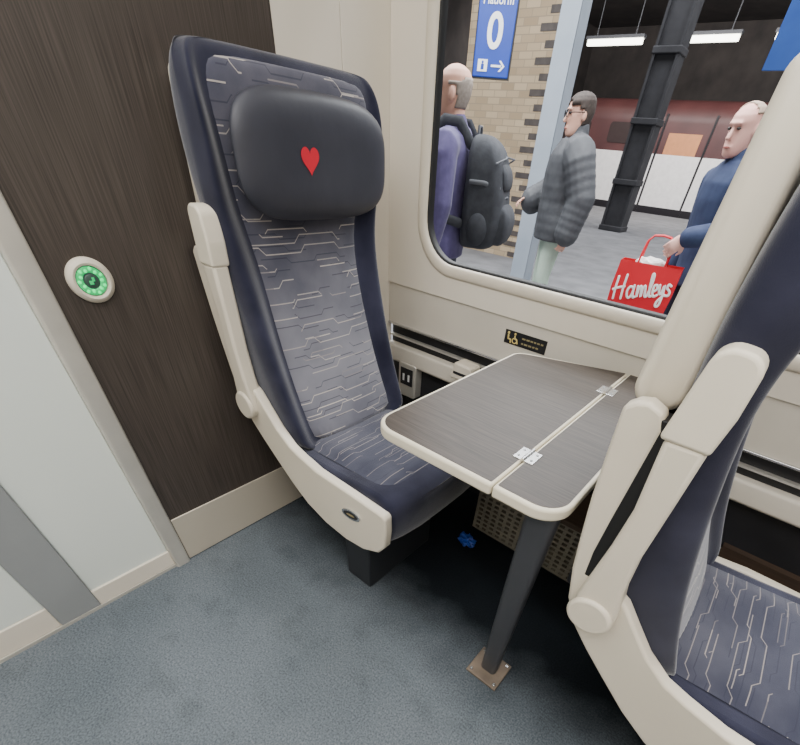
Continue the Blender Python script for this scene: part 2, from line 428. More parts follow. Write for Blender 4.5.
# ------------------------------------------------------------------ seat (local: x from partition, y=0 on its centre line, aisle is -y)
SY = -.1775
def make_seat():
    s = empty('train_chair', (0, SY, 0))
    prof = [(.020, .955), (.024, .90), (.033, .80), (.044, .72), (.056, .6415), (.075, .563), (.11, .50), (.155, .452), (.2105, .40), (.28, .337), (.35, .288), (.44, .256), (.5376, .246), (.62, .258), (.685, .290), (.711, .33), (.716, .39), (.714, .442), (.705, .452), (.60, .456), (.50, .458), (.4235, .460), (.35, .476), (.3026, .4907), (.25, .53), (.205, .58), (.17, .62), (.125, .645), (.084, .645), (.079, .70), (.079, .78), (.080, .86), (.081, .94), (.072, .963), (.05, .971), (.034, .967)]
    bm = bmesh.new(); prism(bm, prof, 'y', -.2845, -.2545); obj('side_frame', bm, MT['seatshell'], s, bevel=.006, seg=3)
    far = [(.20, .41), (.28, .337), (.35, .288), (.44, .256), (.5376, .246), (.62, .258), (.685, .290), (.711, .33), (.714, .40), (.70, .425), (.40, .43)]
    bm = bmesh.new(); prism(bm, far, 'y', .2545, .2845); obj('side_frame', bm, MT['seatshell'], s, bevel=.006, seg=3)
    # upper rear shell: a broad band, deeper at its rounded foot
    bm = bmesh.new(); rings = []
    side = rpoly([(.013, .946), (.087, .946), (.066, 1.283), (.017, 1.283)], [.028, .028, .021, .019], 8)
    for yv, g in ((-.246, .010), (-.242, .003), (-.230, 0), (.230, 0), (.242, .003), (.246, .010)):
        rings.append([V((.048+(x-.048)*(1-g/.035), yv*(1-.055*max(0, (z-1.0)/.285)), 1.12+(z-1.12)*(1-g/.17))) for x, z in side])
    loft(bm, rings); obj('rear_shell', bm, MT['seatshell'], s, angle=60)
    bm = bmesh.new(); box(bm, (.05, -.23, .54), (.08, .23, .94)); obj('back_board', bm, MT['dark'], s, bevel=.01)
    bm = bmesh.new(); prism(bm, [(.070, .66), (.078, .56), (.110, .56), (.112, .66), (.116, .80), (.114, .955), (.072, .955)], 'y', -.2835, -.250); obj('gap_liner', bm, MT['black'], s, bevel=.002)
    # backrest: one padded navy body with side wings, patterned panel laid into it
    Z = [.43, .50, .60, .70, .80, .90, .98, 1.05, 1.12, 1.19, 1.235, 1.268, 1.293, 1.309, 1.318]
    XC = [.338, .305, .263, .230, .202, .178, .162, .160, .172, .180, .175, .166, .155, .143, .130]
    XR = [.10, .09, .088, .086, .084, .083, .078, .073, .072, .074, .078, .083, .089, .096, .103]
    W = [.250, .251, .252, .253, .254, .256, .261, .270, .275, .276, .274, .270, .262, .250, .232]
    RC = [.026, .029, .033, .036, .037, .036, .034, .032, .031, .028, .020, .013, .007, .003, .001]
    IP = [.76, .75, .74, .73, .715, .70, .71, .75, .79, .83, .86, .87, .87, .87, .87]
    def half(xc, xr, w, rc, ip):
        return [(0, xc-rc+.010*(1-0)), (ip*.5, xc-rc+.0075), (ip*.86, xc-rc+.002), (ip, xc-rc-.001), (ip+(1-ip)*.28, xc-rc*.50), (ip+(1-ip)*.55, xc-rc*.06), (ip+(1-ip)*.76, xc-.002), (.965, xc-.014), (1., xc-.040), (1., (xc+xr)/2), (1., xr+.02), (.96, xr), (.5, xr)]
    rings = []
    for z, xc, xr, w, rc, ip in zip(Z, XC, XR, W, RC, IP):
        h = half(xc, xr, w, rc, ip)
        rings.append([V((x, y*w, z)) for y, x in h]+[V((h[-1][1], 0, z))]+[V((x, -y*w, z)) for y, x in h[:0:-1]])
    bm = bmesh.new(); loft(bm, rings); br = obj('backrest', bm, MT['navy'], s, sub=2)
    ZP = [.45, .50, .60, .70, .80, .90, .98, 1.05, 1.12, 1.19, 1.235, 1.268, 1.288, 1.300]
    def at(arr, z):
        for i in range(len(Z)-1):
            if Z[i] <= z <= Z[i+1]: return arr[i]+(arr[i+1]-arr[i])*(z-Z[i])/(Z[i+1]-Z[i])
    rings = []; n = 16
    for i, z in enumerate(ZP):
        xc, w, rc, ip = at(XC, z), at(W, z), at(RC, z), at(IP, z)
        k = 1.0 if z < 1.25 else (1.0-.02 if z < 1.28 else (.95 if z < 1.295 else .88))
        row = []
        for j in range(n+1):
            v = -1+2*j/n
            row.append(V((xc-rc+.010*(1-v*v)+.0045*(1-abs(v)**8)+.001, v*ip*w*k, z)))
        back = [V((p.x-.02, p.y, p.z)) for p in row[::-1]]
        rings.append(row+back)
    bm = bmesh.new(); loft(bm, rings); obj('back_panel', bm, MT['pat_back'], s, sub=1, uv=lambda c: (c.y+.3, c.z))
    # headrest pillow
    HX, HY, HZ, ha, hb, hc = .174, .016, 1.148, .034, .232, .120
    def hx_(y, rho_q): return HX+ha*math.sqrt(max(0, 1-rho_q))+.02*((y-HY)/hb)**2
    def hq(y, z): return ((abs(y-HY)/hb)**3.4+(abs(z-HZ)/hc)**3.4)**(1/3.4)
    def hsurf(y, z): return hx_(y, min(1., hq(y, z)**4.6))
    bm = bmesh.new(); rr_ = [math.sin(PI/2*i/18) for i in range(1, 19)]; nn = 64
    def edge(t, rho):
        c, si = math.cos(t), math.sin(t); k = (abs(c)**3.4+abs(si)**3.4)**(-1/3.4); return hb*rho*k*c+HY, hc*rho*k*si+HZ
    rings = []
    for rho in rr_:
        rings.append([V((hx_(edge(2*PI*j/nn, rho)[0], rho**4.6), *edge(2*PI*j/nn, rho))) for j in range(nn)])
    for rho in rr_[:-1][::-1]:
        rings.append([V((HX-ha*.9*math.sqrt(max(0, 1-rho**4.6))+.02*((edge(2*PI*j/nn, rho)[0]-HY)/hb)**2, *edge(2*PI*j/nn, rho))) for j in range(nn)])
    loft(bm, rings); hr = obj('headrest', bm, MT['leather'], s)
    bm = bmesh.new(); pts = []; hy, hz = -.024, 1.150
    for k in range(48):
        t = 2*PI*k/48; ax = 16*math.sin(t)**3; az = 13*math.cos(t)-5*math.cos(2*t)-2*math.cos(3*t)-math.cos(4*t)
        pts.append((ax*.00172+hy, az*.00185+hz))
    cen = bm.verts.new((hsurf(hy, hz)+.0016, hy, hz)); vs = [bm.verts.new((hsurf(y, z)+.0016, y, z)) for y, z in pts]
    for i in range(48): bm.faces.new((cen, vs[i], vs[(i+1) % 48]))
    tag(obj('heart_emblem', bm, MT['heart'], hr), 'red heart emblem')
    # seat cushion
    bm = bmesh.new(); prof_c = [(.30, .36), (.20, .41), (.18, .448), (.42, .456), (.58, .469), (.665, .473), (.714, .462), (.733, .435), (.733, .365), (.722, .315), (.69, .305), (.5, .32)]
    loft(bm, [[V((x-(.028 if x > .6 else 0)*abs(yy/.252)**4, yy, z)) for x, z in prof_c] for yy in (-.252, -.235, -.2, -.12, 0, .10, .17, .205, .222)])
    obj('cushion', bm, MT['navy'], s, bevel=.022, seg=5)
    bm = bmesh.new(); nx, ny = 24, 16; gv = []
    for i in range(nx+1):
        row = []
        for j in range(ny+1):
            x = .24+(.680-.24)*i/nx; y = -.208+.39*j/ny
            zb = .446+(x-.2)*.057-max(0, x-.61)*.16
            e = min(1, min(i, nx-i)/2.5)*min(1, min(j, ny-j)/2.)
            row.append(bm.verts.new((x, y, zb+.001+.011*e)))
        gv.append(row)
    for i in range(nx):
        for j in range(ny): bm.faces.new((gv[i][j], gv[i+1][j], gv[i+1][j+1], gv[i][j+1]))
    obj('cushion_panel', bm, MT['pat_seat'], s, sub=1, uv=lambda c: (c.y+.3, c.x*1.3))
    # folded-up armrest
    bm = bmesh.new(); prism(bm, [(.0985, .82), (.0965, .74), (.091, .66), (.086, .595), (.098, .545), (.1244, .526), (.152, .535), (.168, .56), (.166, .60), (.152, .66), (.1443, .7367), (.1425, .85), (.1405, .942), (.087, .940)], 'y', -.3005, -.2585)
    arm = obj('armrest', bm, MT['seatshell'], s, bevel=.008)
    bm = bmesh.new(); prism(bm, rpoly([(.080, .938), (.143, .938), (.146, .99), (.142, 1.058), (.090, 1.062)], [.006, .006, .02, .024, .022], 6), 'y', -.3025, -.2545)
    obj('arm_pad', bm, MT['armpad'], arm, bevel=.009, seg=4)
    bm = bmesh.new(); cyl(bm, (.1244, -.2965, .569), (.1244, -.3085, .569), .044, .041, 36); obj('pivot_cap', bm, MT['seatshell'], arm, bevel=.005)
    # number plate
    def oval(a, b): return [(.575+a*math.cos(t*PI/16), .380+b*math.sin(t*PI/16)+.12*a*math.cos(t*PI/16)) for t in range(32)]
    bm = bmesh.new(); prism(bm, oval(.040, .0185), 'y', -.2885, -.2825); pl = obj('number_plate', bm, MT['chrome'], s)
    bm = bmesh.new(); prism(bm, oval(.031, .0118), 'y', -.2893, -.287); obj('plate_face', bm, MT['dark'], pl)
    bm = bmesh.new(); prism(bm, oval(.017, .004), 'y', -.2898, -.288); obj('plate_print', bm, MT['dimprint'], pl)
    bm = bmesh.new(); box(bm, (.48, -.2425, 0), (.60, .10, .33)); obj('pedestal', bm, MT['pedestal'], s, bevel=.006)
    return s
seat = make_seat()
tag(seat, 'navy train seat against dark wood partition, red heart on headrest', 'train seat', 'navy train seats with beige shells')
seat2 = copy_tree(seat); seat2.location.x = 1.1435
tag(seat2, 'navy train seat nearest on the right, its back to the folding table', 'train seat', 'navy train seats with beige shells')

# ------------------------------------------------------------------ folding table
T = .748
tb = empty('folding_table', (1.107, -.40, 0), label='small dark wood-effect folding table with beige rim on a single leg', cat='table')
ox, oy = 1.107, -.40
def leaf(name, pts, rads):
    bm = bmesh.new(); prism(bm, [(x-ox, y-oy) for x, y in rpoly(pts, rads, 10)], 'z', T-.026, T)
    e = obj(name, bm, MT['rim'], tb, bevel=.005, seg=3)
    c = V((sum(p[0] for p in pts)/4, sum(p[1] for p in pts)/4))
    def inset(p):
        return (p[0]+(.0095 if p[0] < c.x else -.0095) if abs(p[0]-1.013) > .01 else p[0]+(.0055 if p[0] < c.x else -.0055), p[1]+(.0095 if p[1] < c.y else -.0095))
    bm = bmesh.new(); prism(bm, [(x-ox, y-oy) for x, y in rpoly([inset(p) for p in pts], [max(.003, r-.0095) for r in rads], 10)], 'z', T-.005, T+.0008)
    obj('laminate_surface', bm, MT['lap'], e, smooth=False)
leaf('fixed_leaf', [(.69, -.489), (1.0115, -.489), (1.0115, .285), (.69, .165)], [.062, .006, .01, .05])
leaf('drop_leaf', [(1.0145, -.489), (1.153, -.489), (1.153, .287), (1.0145, .286)], [.006, .062, .02, .01])
for hy in (-.351, .101):
    bm = bmesh.new(); box(bm, (.990-ox, hy-.024-oy, T), (1.036-ox, hy+.024-oy, T+.003)); h = obj('hinge', bm, MT['chrome'], tb, bevel=.0012)
    bm = bmesh.new(); cyl(bm, (1.013-ox, hy-.025-oy, T+.0035), (1.013-ox, hy+.025-oy, T+.0035), .0042, None, 12); obj('hinge_pin', bm, MT['chrome'], h)
    for sx in (-.015, .015):
        for sy in (-.013, .013):
            bm = bmesh.new(); cyl(bm, (1.013+sx-ox, hy+sy-oy, T+.0025), (1.013+sx-ox, hy+sy-oy, T+.0042), .003, .0026, 10); obj('screw', bm, MT['stile'], h)
bm = bmesh.new()
a, b2 = V((0, .013, .008)), V((.002, -.040, T-.03))
def sect(c, wx, wy): return [V((c.x+x, c.y+y, c.z)) for x, y in rpoly([(-wx, -wy), (wx, -wy), (wx, wy), (-wx, wy)], min(wx, wy)*.7, 6)]
loft(bm, [sect(a, .026, .019), sect(a.lerp(b2, .5), .029, .020), sect(b2, .032, .022)]); obj('leg', bm, MT['legm'], tb)
bm = bmesh.new(); box(bm, (-.03, -.05, T-.034), (.03, .55, T-.026)); obj('support_arm', bm, MT['legm'], tb, bevel=.003)
bm = bmesh.new(); box(bm, (-.054, -.042, 0), (.054, .062, .010)); fp = obj('foot_plate', bm, MT['plate'], tb, bevel=.003)
for sx in (-.042, .042):
    for sy in (-.03, .05):
        bm = bmesh.new(); cyl(bm, (sx, sy, .009), (sx, sy, .0135), .006, .0045, 12); obj('bolt', bm, MT['chrome'], fp)

# ------------------------------------------------------------------ small things along the window wall
k = empty('wall_sticker', (.645, YW+.0055, .735), label='small black notice with yellowish pictograms on wall beside the table', cat='sticker')
obj('backing', B((-.081, -.0012, -.022), (.081, .002, .022)), MT['black'], k, smooth=False)
ic = bmesh.new(); px = -.064      # seated figure
ellipsoid(ic, (px-.003, -.0018, .013), (.0048, .0012, .0048), u=12, v=8)
tube(ic, [(px-.003, -.0016, .005), (px-.002, -.0016, -.006), (px+.008, -.0016, -.007), (px+.009, -.0016, -.016)], .0034, 8, .3)
obj('seated_figure', ic, MT['yellow'], k)
ic = bmesh.new(); px = -.039      # wheelchair figure
ellipsoid(ic, (px-.002, -.0018, .014), (.0042, .0012, .0042), u=12, v=8)
tube(ic, [(px-.002, -.0016, .007), (px-.001, -.0016, -.002), (px+.007, -.0016, -.003), (px+.011, -.0016, -.014)], .0028, 8, .3)
torus(ic, (px-.001, -.0016, -.008), (0, 1, 0), .0085, .0018, 24, 8, .5)
obj('wheelchair_figure', ic, MT['yellow'], k)
for i, wd in enumerate((.080, .068)):
    ic = bmesh.new(); x = -.012; random.seed(i)
    while x < -.012+wd-.006:
        l = random.uniform(.006, .014); box(ic, (x, -.0022, .004-i*.016), (x+l, -.001, .009-i*.016)); x += l+.004
    obj('notice_line', ic, MT['dimprint'], k, smooth=False)
sk = empty('power_socket', (.13, YW+.03, .43), label='small grey socket unit on wall between heart seat and window wall', cat='socket')
bm = bmesh.new(); prism(bm, rpoly([(-.05, -.075), (.05, -.075), (.05, .075), (-.05, .075)], .012), 'y', -.045, .002); obj('housing', bm, MT['alu'], sk, bevel=.005)
obj('face_plate', B((-.035, -.049, -.02), (.035, -.044, .055)), MT['dark'], sk, bevel=.003)
for zx in (-.015, .015): obj('socket_pin_hole', B((zx-.005, -.0505, .0), (zx+.005, -.0485, .03)), MT['white'], sk, smooth=False)
bk = empty('wall_bracket', (.445, YW-.012, .56), label='cream plastic bracket on the wall rail left of the table', cat='bracket')
bm = bmesh.new(); prism(bm, rpoly([(-.05, -.01), (.05, -.01), (.05, .05), (-.03, .055)], .01), 'y', -.06, .006); obj('body', bm, MT['seatshell'], bk, bevel=.007)
obj('slot', B((-.03, -.0615, .012), (.03, -.0590, .022)), MT['dark'], bk, smooth=False)
ht = empty('heater', (1.3, .10, 0), label='low wall heater with pierced beige grille under the table', cat='heater')
obj('casing', B((-.60, .02, .0), (.10, .195, .27)), MT['dark'], ht, bevel=.004)
obj('top_board', B((-.60, -.005, .27), (.10, .2, .292)), MT['brown'], ht, bevel=.003)
bm = bmesh.new()
for i in range(22):
    x = -.60+i*.0325; box(bm, (x, -.002, .03), (x+.013, .022, .27))
for j in range(11):
    z = .03+j*.0235; box(bm, (-.60, -.003, z), (.0955, .019, z+.0105))
obj('grille', bm, MT['grille'], ht, smooth=False)
bm = bmesh.new(); bmesh.ops.create_icosphere(bm, subdivisions=3, radius=.03); random.seed(8)
for v in bm.verts:
    v.co *= random.uniform(.55, 1.25); v.co.z *= .75; v.co.x *= 1.3
    v.co.z = max(v.co.z, -.02)
o = obj('crumpled_wrapper', bm, MT['bluewrap'], smooth=False); o.location = (.725, .02, .0205)
tag(o, 'crumpled bright blue wrapper lying on floor under the table', 'litter')

# ------------------------------------------------------------------ station outside
GZ = -.1
struct('platform', B((-22, .62, GZ-.8), (22, 22.2, GZ)), MT['platform'], smooth=False)
struct('station_roof', B((-24, .6, 6.3), (24, 30, 6.5)), MT['roofdark'], smooth=False)
struct('wall_station', B((-24, 29, -2), (24, 29.3, 6.5)), MT['roofdark'], smooth=False)
struct('wall_station_side', B((-13, .7, -.9), (-12.7, 29, 6.5)), MT['roofdark'], smooth=False)
for i, yb in enumerate((8, 13, 18)):
    bm = bmesh.new(); box(bm, (-12, yb-.1, 5.9), (14, yb+.1, 6.3))
    tag(obj('roof_beam', bm, MT['beam'], smooth=False), 'dark steel beam spanning beneath the station roof', 'beam', 'steel beams across the station roof')
# brick pier with dark quoins
pr = empty('brick_pier', (-3.15, 6.75, GZ), label='tan brick pier with dark corner bricks behind the platform sign', cat='pier')
obj('brickwork', B((-1.1, -.25, 0), (.36, .25, 6.4)), MT['brick'], pr, smooth=False)
bm = bmesh.new()
for i in range(42):
    z = .02+i*.15
    if i % 2: box(bm, (.09, -.256, z), (.368, .256, z+.07))
    else:
        box(bm, (.20, -.256, z), (.368, .256, z+.07))
obj('corner_bricks', bm, MT['quoin'], pr, smooth=False)
bc = empty('steel_column', (-1.80, 4.95, GZ), label='pale blue-grey steel column between the brick pier and grey jacket man', cat='column')
bm = bmesh.new(); box(bm, (-.11, -.11, 0), (-.09, .11, 6.4)); box(bm, (.09, -.11, 0), (.11, .11, 6.4)); box(bm, (-.10, -.015, 0), (.10, .015, 6.4)); obj('column_shaft', bm, MT['bluecol'], bc, smooth=False)
obj('base_plate', B((-.17, -.17, 0), (.17, .17, .03)), MT['bluecol'], bc, smooth=False)
obj('cover_strip', B((-.11, -.115, .0), (.11, -.10, 6.4)), MT['bluecol'], bc, smooth=False)
# platform sign
sg = empty('platform_sign', (-2.76, 4.965, 1.871), label='blue hanging platform sign with large white numeral zero', cat='sign')
sg.rotation_euler = (0, 0, .42)
obj('board', B((-.215, -.03, 0), (.215, .03, .80)), MT['signblue'], sg, bevel=.01)
obj('frame', B((-.225, -.02, -.01), (.225, .04, .81)), MT['dark'], sg, smooth=False)
text('lettering', 'Platform', .100, MT['white'], sg, (0, -.033, .572), (PI/2, 0, 0), .002, bold=.0015)
text('numeral', '0', .37, MT['white'], sg, (0, -.033, .340), (PI/2, 0, 0), .002, bold=.008)
bm = bmesh.new(); box(bm, (-.16, -.036, .045), (-.045, -.03, .14)); q = obj('pictogram_panel', bm, MT['white'], sg, smooth=False)
ic = bmesh.new(); ellipsoid(ic, (-.102, -.037, .118), (.013, .003, .013), u=10, v=8); box(ic, (-.120, -.039, .06), (-.084, -.035, .104)); obj('pictogram', ic, MT['signblue'], q)
bm = bmesh.new(); box(bm, (0, -.036, .084), (.12, -.03, .102)); prism(bm, [(.09, .05), (.115, .05), (.163, .093), (.115, .136), (.09, .136), (.135, .093)], 'y', -.036, -.03); obj('arrow', bm, MT['white'], sg, smooth=False)
for sx in (-.17, .17): obj('hanger_rod', cyl(bmesh.new(), (sx, 0, .8), (sx, 0, 4.43), .015, None, 10), MT['dark'], sg)
# far train
tr = empty('passenger_train', (0, 23.2, -.9), label='maroon and white passenger train waiting across the station', cat='train')
sec = rpoly([(0, .35), (2.7, .35), (2.7, 4.35), (0, 4.35)], [.05, .05, .7, .7], 8)
bm = bmesh.new(); prism(bm, sec, 'x', -11, 12); obj('body', bm, MT['train_r'], tr)
obj('lower_band', B((-11, -.02, 1.0), (12, .1, 2.70)), MT['train_w'], tr, smooth=False)
obj('skirt', B((-11, -.025, .3), (12, .1, 1.0)), MT['train_d'], tr, smooth=False)
obj('orange_panel', B((-5.7, -.02, 2.70), (-4.4, .1, 3.35)), MT['train_o'], tr, smooth=False)
for i in range(4):
    bm = bmesh.new(); prism(bm, rpoly([(-10.5+i*2.2+(i > 1)*3, 2.95), (-9.2+i*2.2+(i > 1)*3, 2.95), (-9.2+i*2.2+(i > 1)*3, 3.6), (-10.5+i*2.2+(i > 1)*3, 3.6)], .12), 'y', -.03, .05); obj('window', bm, MT['trainwin'], tr)
for xx in (-6.0, -4.1, 3.6):
    bm = bmesh.new(); box(bm, (xx-.04, -.035, .6), (xx+.04, .06, 3.9)); obj('door_edge', bm, MT['train_d'], tr, smooth=False)
# dark iron column in front of it
ic_ = empty('iron_column', (-3.55, 13.5, GZ), label='dark iron column standing in front of the maroon and white train', cat='column')
bm = bmesh.new()
for lo, hi in (((-.30, -.26, 0), (-.24, .26, 6.4)), ((.24, -.26, 0), (.30, .26, 6.4)), ((-.25, -.16, 0), (.25, .03, 6.4))): box(bm, lo, hi)
obj('column_shaft', bm, MT['iron'], ic_, smooth=False)
for z in (.0, 1.0, 2.15, 3.3, 4.6):
    bm = bmesh.new(); box(bm, (-.33, -.29, z), (.33, .29, z+.12)); obj('collar', bm, MT['iron'], ic_, bevel=.02)
for i, (x0, x1) in enumerate(((-9.7, -7.5), (-6.4, -4.2), (-3.1, -.9))):
    l = empty('strip_light', ((x0+x1)/2, 22., 4.75), label=('strip light nearest the blue steel column, above the distant train', 'middle fluorescent strip light above the distant train', 'strip light furthest right above the distant train')[i], cat='light', group='strip lights above the train')
    h = (x1-x0)/2
    obj('tube_lamp', B((-h, -.07, -.08), (h, .07, .08)), MT['tube'], l, bevel=.02)
    obj('lamp_housing', B((-h-.05, -.14, .08), (h+.05, .14, .16)), MT['beam'], l, smooth=False)
    for sx in (-h*.7, h*.7): obj('hanger_rod', cyl(bmesh.new(), (sx, 0, .14), (sx, 0, 1.56), .02, None, 8), MT['beam'], l)
bn = empty('hanging_banner', (-.92, 12., 2.78), label='blue hanging banner at the far right above the near seat headrest', cat='banner')
obj('cloth', B((-.28, -.02, 0), (.42, .02, .85)), MT['bannerblue'], bn, bevel=.008)
obj('top_batten', cyl(bmesh.new(), (-.32, 0, .86), (.46, 0, .86), .025, None, 12), MT['beam'], bn)
for sx in (-.24, .38): obj('hanger_rod', cyl(bmesh.new(), (sx, 0, .86), (sx, 0, 3.55), .015, None, 8), MT['beam'], bn)

# ------------------------------------------------------------------ people (local: facing +x, left is +y)
def hand(bm, w, d, pn, side):
    d = V(d).normalized(); pn = V(pn); pn = (pn-d*pn.dot(d)).normalized(); lat = d.cross(pn)*side
    w = V(w); rot = MX((d, lat, pn)).transposed()
    ellipsoid(bm, w+d*.045, (.055, .042, .017), rot, 14, 10)
    for off, ln in ((.033, .068), (.011, .08), (-.011, .073), (-.032, .056)):
        base = w+d*.083+lat*off; p = [base-d*.02, base]
        for ang, fr in ((28, .45), (65, .32), (95, .25)):
            a = math.radians(ang); p.append(p[-1]+(d*math.cos(a)+pn*math.sin(a)+lat*off*2)*ln*fr)
        tube(bm, p, [.0088, .0085, .008, .0075, .0068], 8)
    b = w+d*.025+lat*.03
    tube(bm, [b, b+(lat*.65+d*.6+pn*.3)*.036, b+(lat*.65+d*.6+pn*.3)*.036+(d*.85+pn*.5)*.03], [.013, .0105, .008], 8)

def person(label, loc, ang, P, jm, tm, hm, sk, group=None):
    """P: pose dict in metres for a 1.72 m figure."""
    s = P.get('s', 1.); lean = P.get('lean', 0.)
    root = empty('person', loc, ang, label, 'person', group)
    def L(p):
        x, y, z = p; return V((x+lean*max(0, z-.9), y, z))*s
    arms = P['arms']; legs = P.get('legs', {1: ((0, .09, .90), (.03, .10, .49), (-.01, .10, .09)), -1: ((0, -.09, .90), (.02, -.10, .49), (0, -.10, .09))})
    TR = [(.78, 0, .108, .168), (.88, 0, .118, .178), (.97, .005, .115, .168), (1.06, .008, .112, .162), (1.16, .008, .118, .172), (1.27, .005, .122, .184), (1.36, 0, .112, .187), (1.42, -.01, .088, .152), (1.465, -.015, .062, .080)]
    def torso(bm, grow, puff=0.):
        rings = []; zs = []
        for a, b in zip(TR, TR[1:]):
            for k in range(4): zs.append([a[i]+(b[i]-a[i])*k/4 for i in range(4)])
        zs.append(TR[-1])
        for i, (z, xc, dp, wd) in enumerate(zs):
            g = grow+puff*abs(math.sin(z*PI/.075))
            rings.append([L((xc+(dp+g)*math.cos(2*PI*j/24), (wd+g)*math.sin(2*PI*j/24), z)) for j in range(24)])
        loft(bm, rings)
    # ---- body (skin)
    bm = bmesh.new(); torso(bm, -.018)
    for sd in (1, -1):
        sh, el, wr = [L(p) for p in arms[sd][:3]]
        tube(bm, [L((-.01, sd*.10, 1.39)), sh, sh.lerp(el, .5), el, el.lerp(wr, .5), wr], [.05*s, .048*s, .042*s, .036*s, .033*s, .025*s], 12)
        hd, pn = arms[sd][3], arms[sd][4]; hand(bm, wr, hd, pn, sd)
        hp, kn, an = [V(p)*s for p in legs[sd]]
        tube(bm, [hp, hp.lerp(kn, .5), kn, kn.lerp(an, .4), an], [.085*s, .07*s, .052*s, .05*s, .036*s], 12)
        tube(bm, [an+V((-.03, 0, -.045))*s, an+V((.06, 0, -.05))*s, an+V((.15, 0, -.06))*s], [.035*s, .034*s, .026*s], 10, .9)
    hc = L((P.get('hx', .02), 0, 1.602)); yaw = MX.Rotation(P.get('yaw', 0), 3, 'Z') @ MX.Rotation(P.get('pitch', 0), 3, 'Y')
    hs = s*P.get('head', 1.)
    def HP(p): return hc+(yaw @ V(p))*hs
    tube(bm, [L((-.015, 0, 1.42)), HP((-.025, 0, -.075)), HP((-.02, 0, -.02))], [.062*s, .056*s, .055*s], 14)
    HR = [(-.118, .066, .02, .022), (-.106, .088, -.02, .043), (-.085, .094, -.05, .054), (-.055, .092, -.073, .063), (-.02, .090, -.09, .069), (.01, .086, -.099, .073), (.04, .094, -.103, .075), (.068, .086, -.099, .073), (.092, .064, -.083, .061), (.110, .034, -.05, .038), (.117, .004, -.02, .012)]
    loft(bm, [[HP(((xf+xb)/2+(xf-xb)/2*math.cos(2*PI*j/24), w*math.sin(2*PI*j/24), z)) for j in range(24)] for z, xf, xb, w in HR])
    tube(bm, [HP((.086, 0, .022)), HP((.100, 0, -.005)), HP((.111, 0, -.026))], [.009*hs, .011*hs, .0135*hs], 10)
    tube(bm, [HP((.086, -.035, .036)), HP((.096, 0, .036)), HP((.086, .035, .036))], .009*hs, 8)
    tube(bm, [HP((.086, -.022, -.066)), HP((.094, 0, -.064)), HP((.086, .022, -.066))], .008*hs, 8)
    for sd in (1, -1):
        ellipsoid(bm, HP((-.012, sd*.077, -.004)), (.02*hs, .010*hs, .033*hs), yaw, 12, 8)
    remeshed('body', bm, sk, root, .0065, 3)
    for sd in (1, -1): obj('eye', ellipsoid(bmesh.new(), HP((.0845, sd*.031, .014)), (.009*hs, .013*hs, .007*hs), yaw, 12, 8), MT['eye'], root)
    bm = bmesh.new(); tube(bm, [HP((.088, -.02, -.067)), HP((.098, 0, -.066)), HP((.088, .02, -.067))], .0055*hs, 8); obj('lips', bm, MT['lip'], root)
    # ---- hair
    bm = bmesh.new(); keep = P['hair']; ht_ = P.get('hair_t', .010)
    rings = [[((xf+xb)/2+((xf-xb)/2+ht_)*math.cos(2*PI*j/40), (w+ht_)*math.sin(2*PI*j/40), z*1.0+(ht_ if z > .06 else 0)) for j in range(40)] for z, xf, xb, w in
             [[HR[i][q]+(HR[i+1][q]-HR[i][q])*t/4 for q in range(4)] for i in range(3, 10) for t in range(4)]+[list(HR[-1])]]
    vs = [[bm.verts.new(HP(p)) for p in r] for r in rings]
    for a in range(len(vs)-1):
        for j in range(40):
            c = V([(rings[a][j][q]+rings[a+1][(j+1) % 40][q])/2 for q in range(3)])
            if keep(c): bm.faces.new((vs[a][j], vs[a][(j+1) % 40], vs[a+1][(j+1) % 40], vs[a+1][j]))
    cv = bm.verts.new(HP((0, 0, .119+ht_)))
    if keep(V((0, 0, .129))):
        for j in range(40): bm.faces.new((vs[-1][j], vs[-1][(j+1) % 40], cv))
    for v in [v for v in bm.verts if not v.link_faces]: bm.verts.remove(v)
    h = obj('hair', bm, hm, root, angle=80); so = h.modifiers.new('t', 'SOLIDIFY'); so.thickness = .012; so.offset = -1
    # ---- upper clothing
    bm = bmesh.new(); torso(bm, P.get('bulk', .012), P.get('puff', 0.))
    for sd in (1, -1):
        sh, el, wr = [L(p) for p in arms[sd][:3]]; k = P.get('bulk', .012); wr2 = el.lerp(wr, .95)
        path = [L((-.01, sd*.09, 1.38)), sh]; rad = [.06*s+k, .062*s+k]
        n = 9
        for i in range(1, n+1): path.append(sh.lerp(el, i/n)); rad.append((.060-.014*i/n)*s+k+P.get('puff', 0)*(i % 2)*1.2)
        for i in range(1, n+1): path.append(el.lerp(wr2, i/n)); rad.append((.046-.010*i/n)*s+k+P.get('puff', 0)*(i % 2)*1.2)
        tube(bm, path, rad, 14)
    tube(bm, [L((-.02, 0, 1.43)), L((-.012, 0, 1.475+P.get('collar', 0)))], [.078*s, .074*s], 18)
    remeshed(P.get('top', 'jumper'), bm, jm, root, .009, 3)
    # ---- trousers, shoes
    bm = bmesh.new()
    loft(bm, [[V((xc+dp*math.cos(2*PI*j/24), wd*math.sin(2*PI*j/24), z))*s for j in range(24)] for z, xc, dp, wd in ((.80, 0, .112, .170), (.86, 0, .122, .18), (.94, 0, .118, .172), (1.0, .005, .112, .162))])
    for sd in (1, -1):
        hp, kn, an = [V(p)*s for p in legs[sd]]
        tube(bm, [hp, hp.lerp(kn, .5), kn, kn.lerp(an, .5), an], [.102*s, .088*s, .07*s, .066*s, .062*s], 14)
    remeshed('trousers', bm, tm, root, .011, 3)
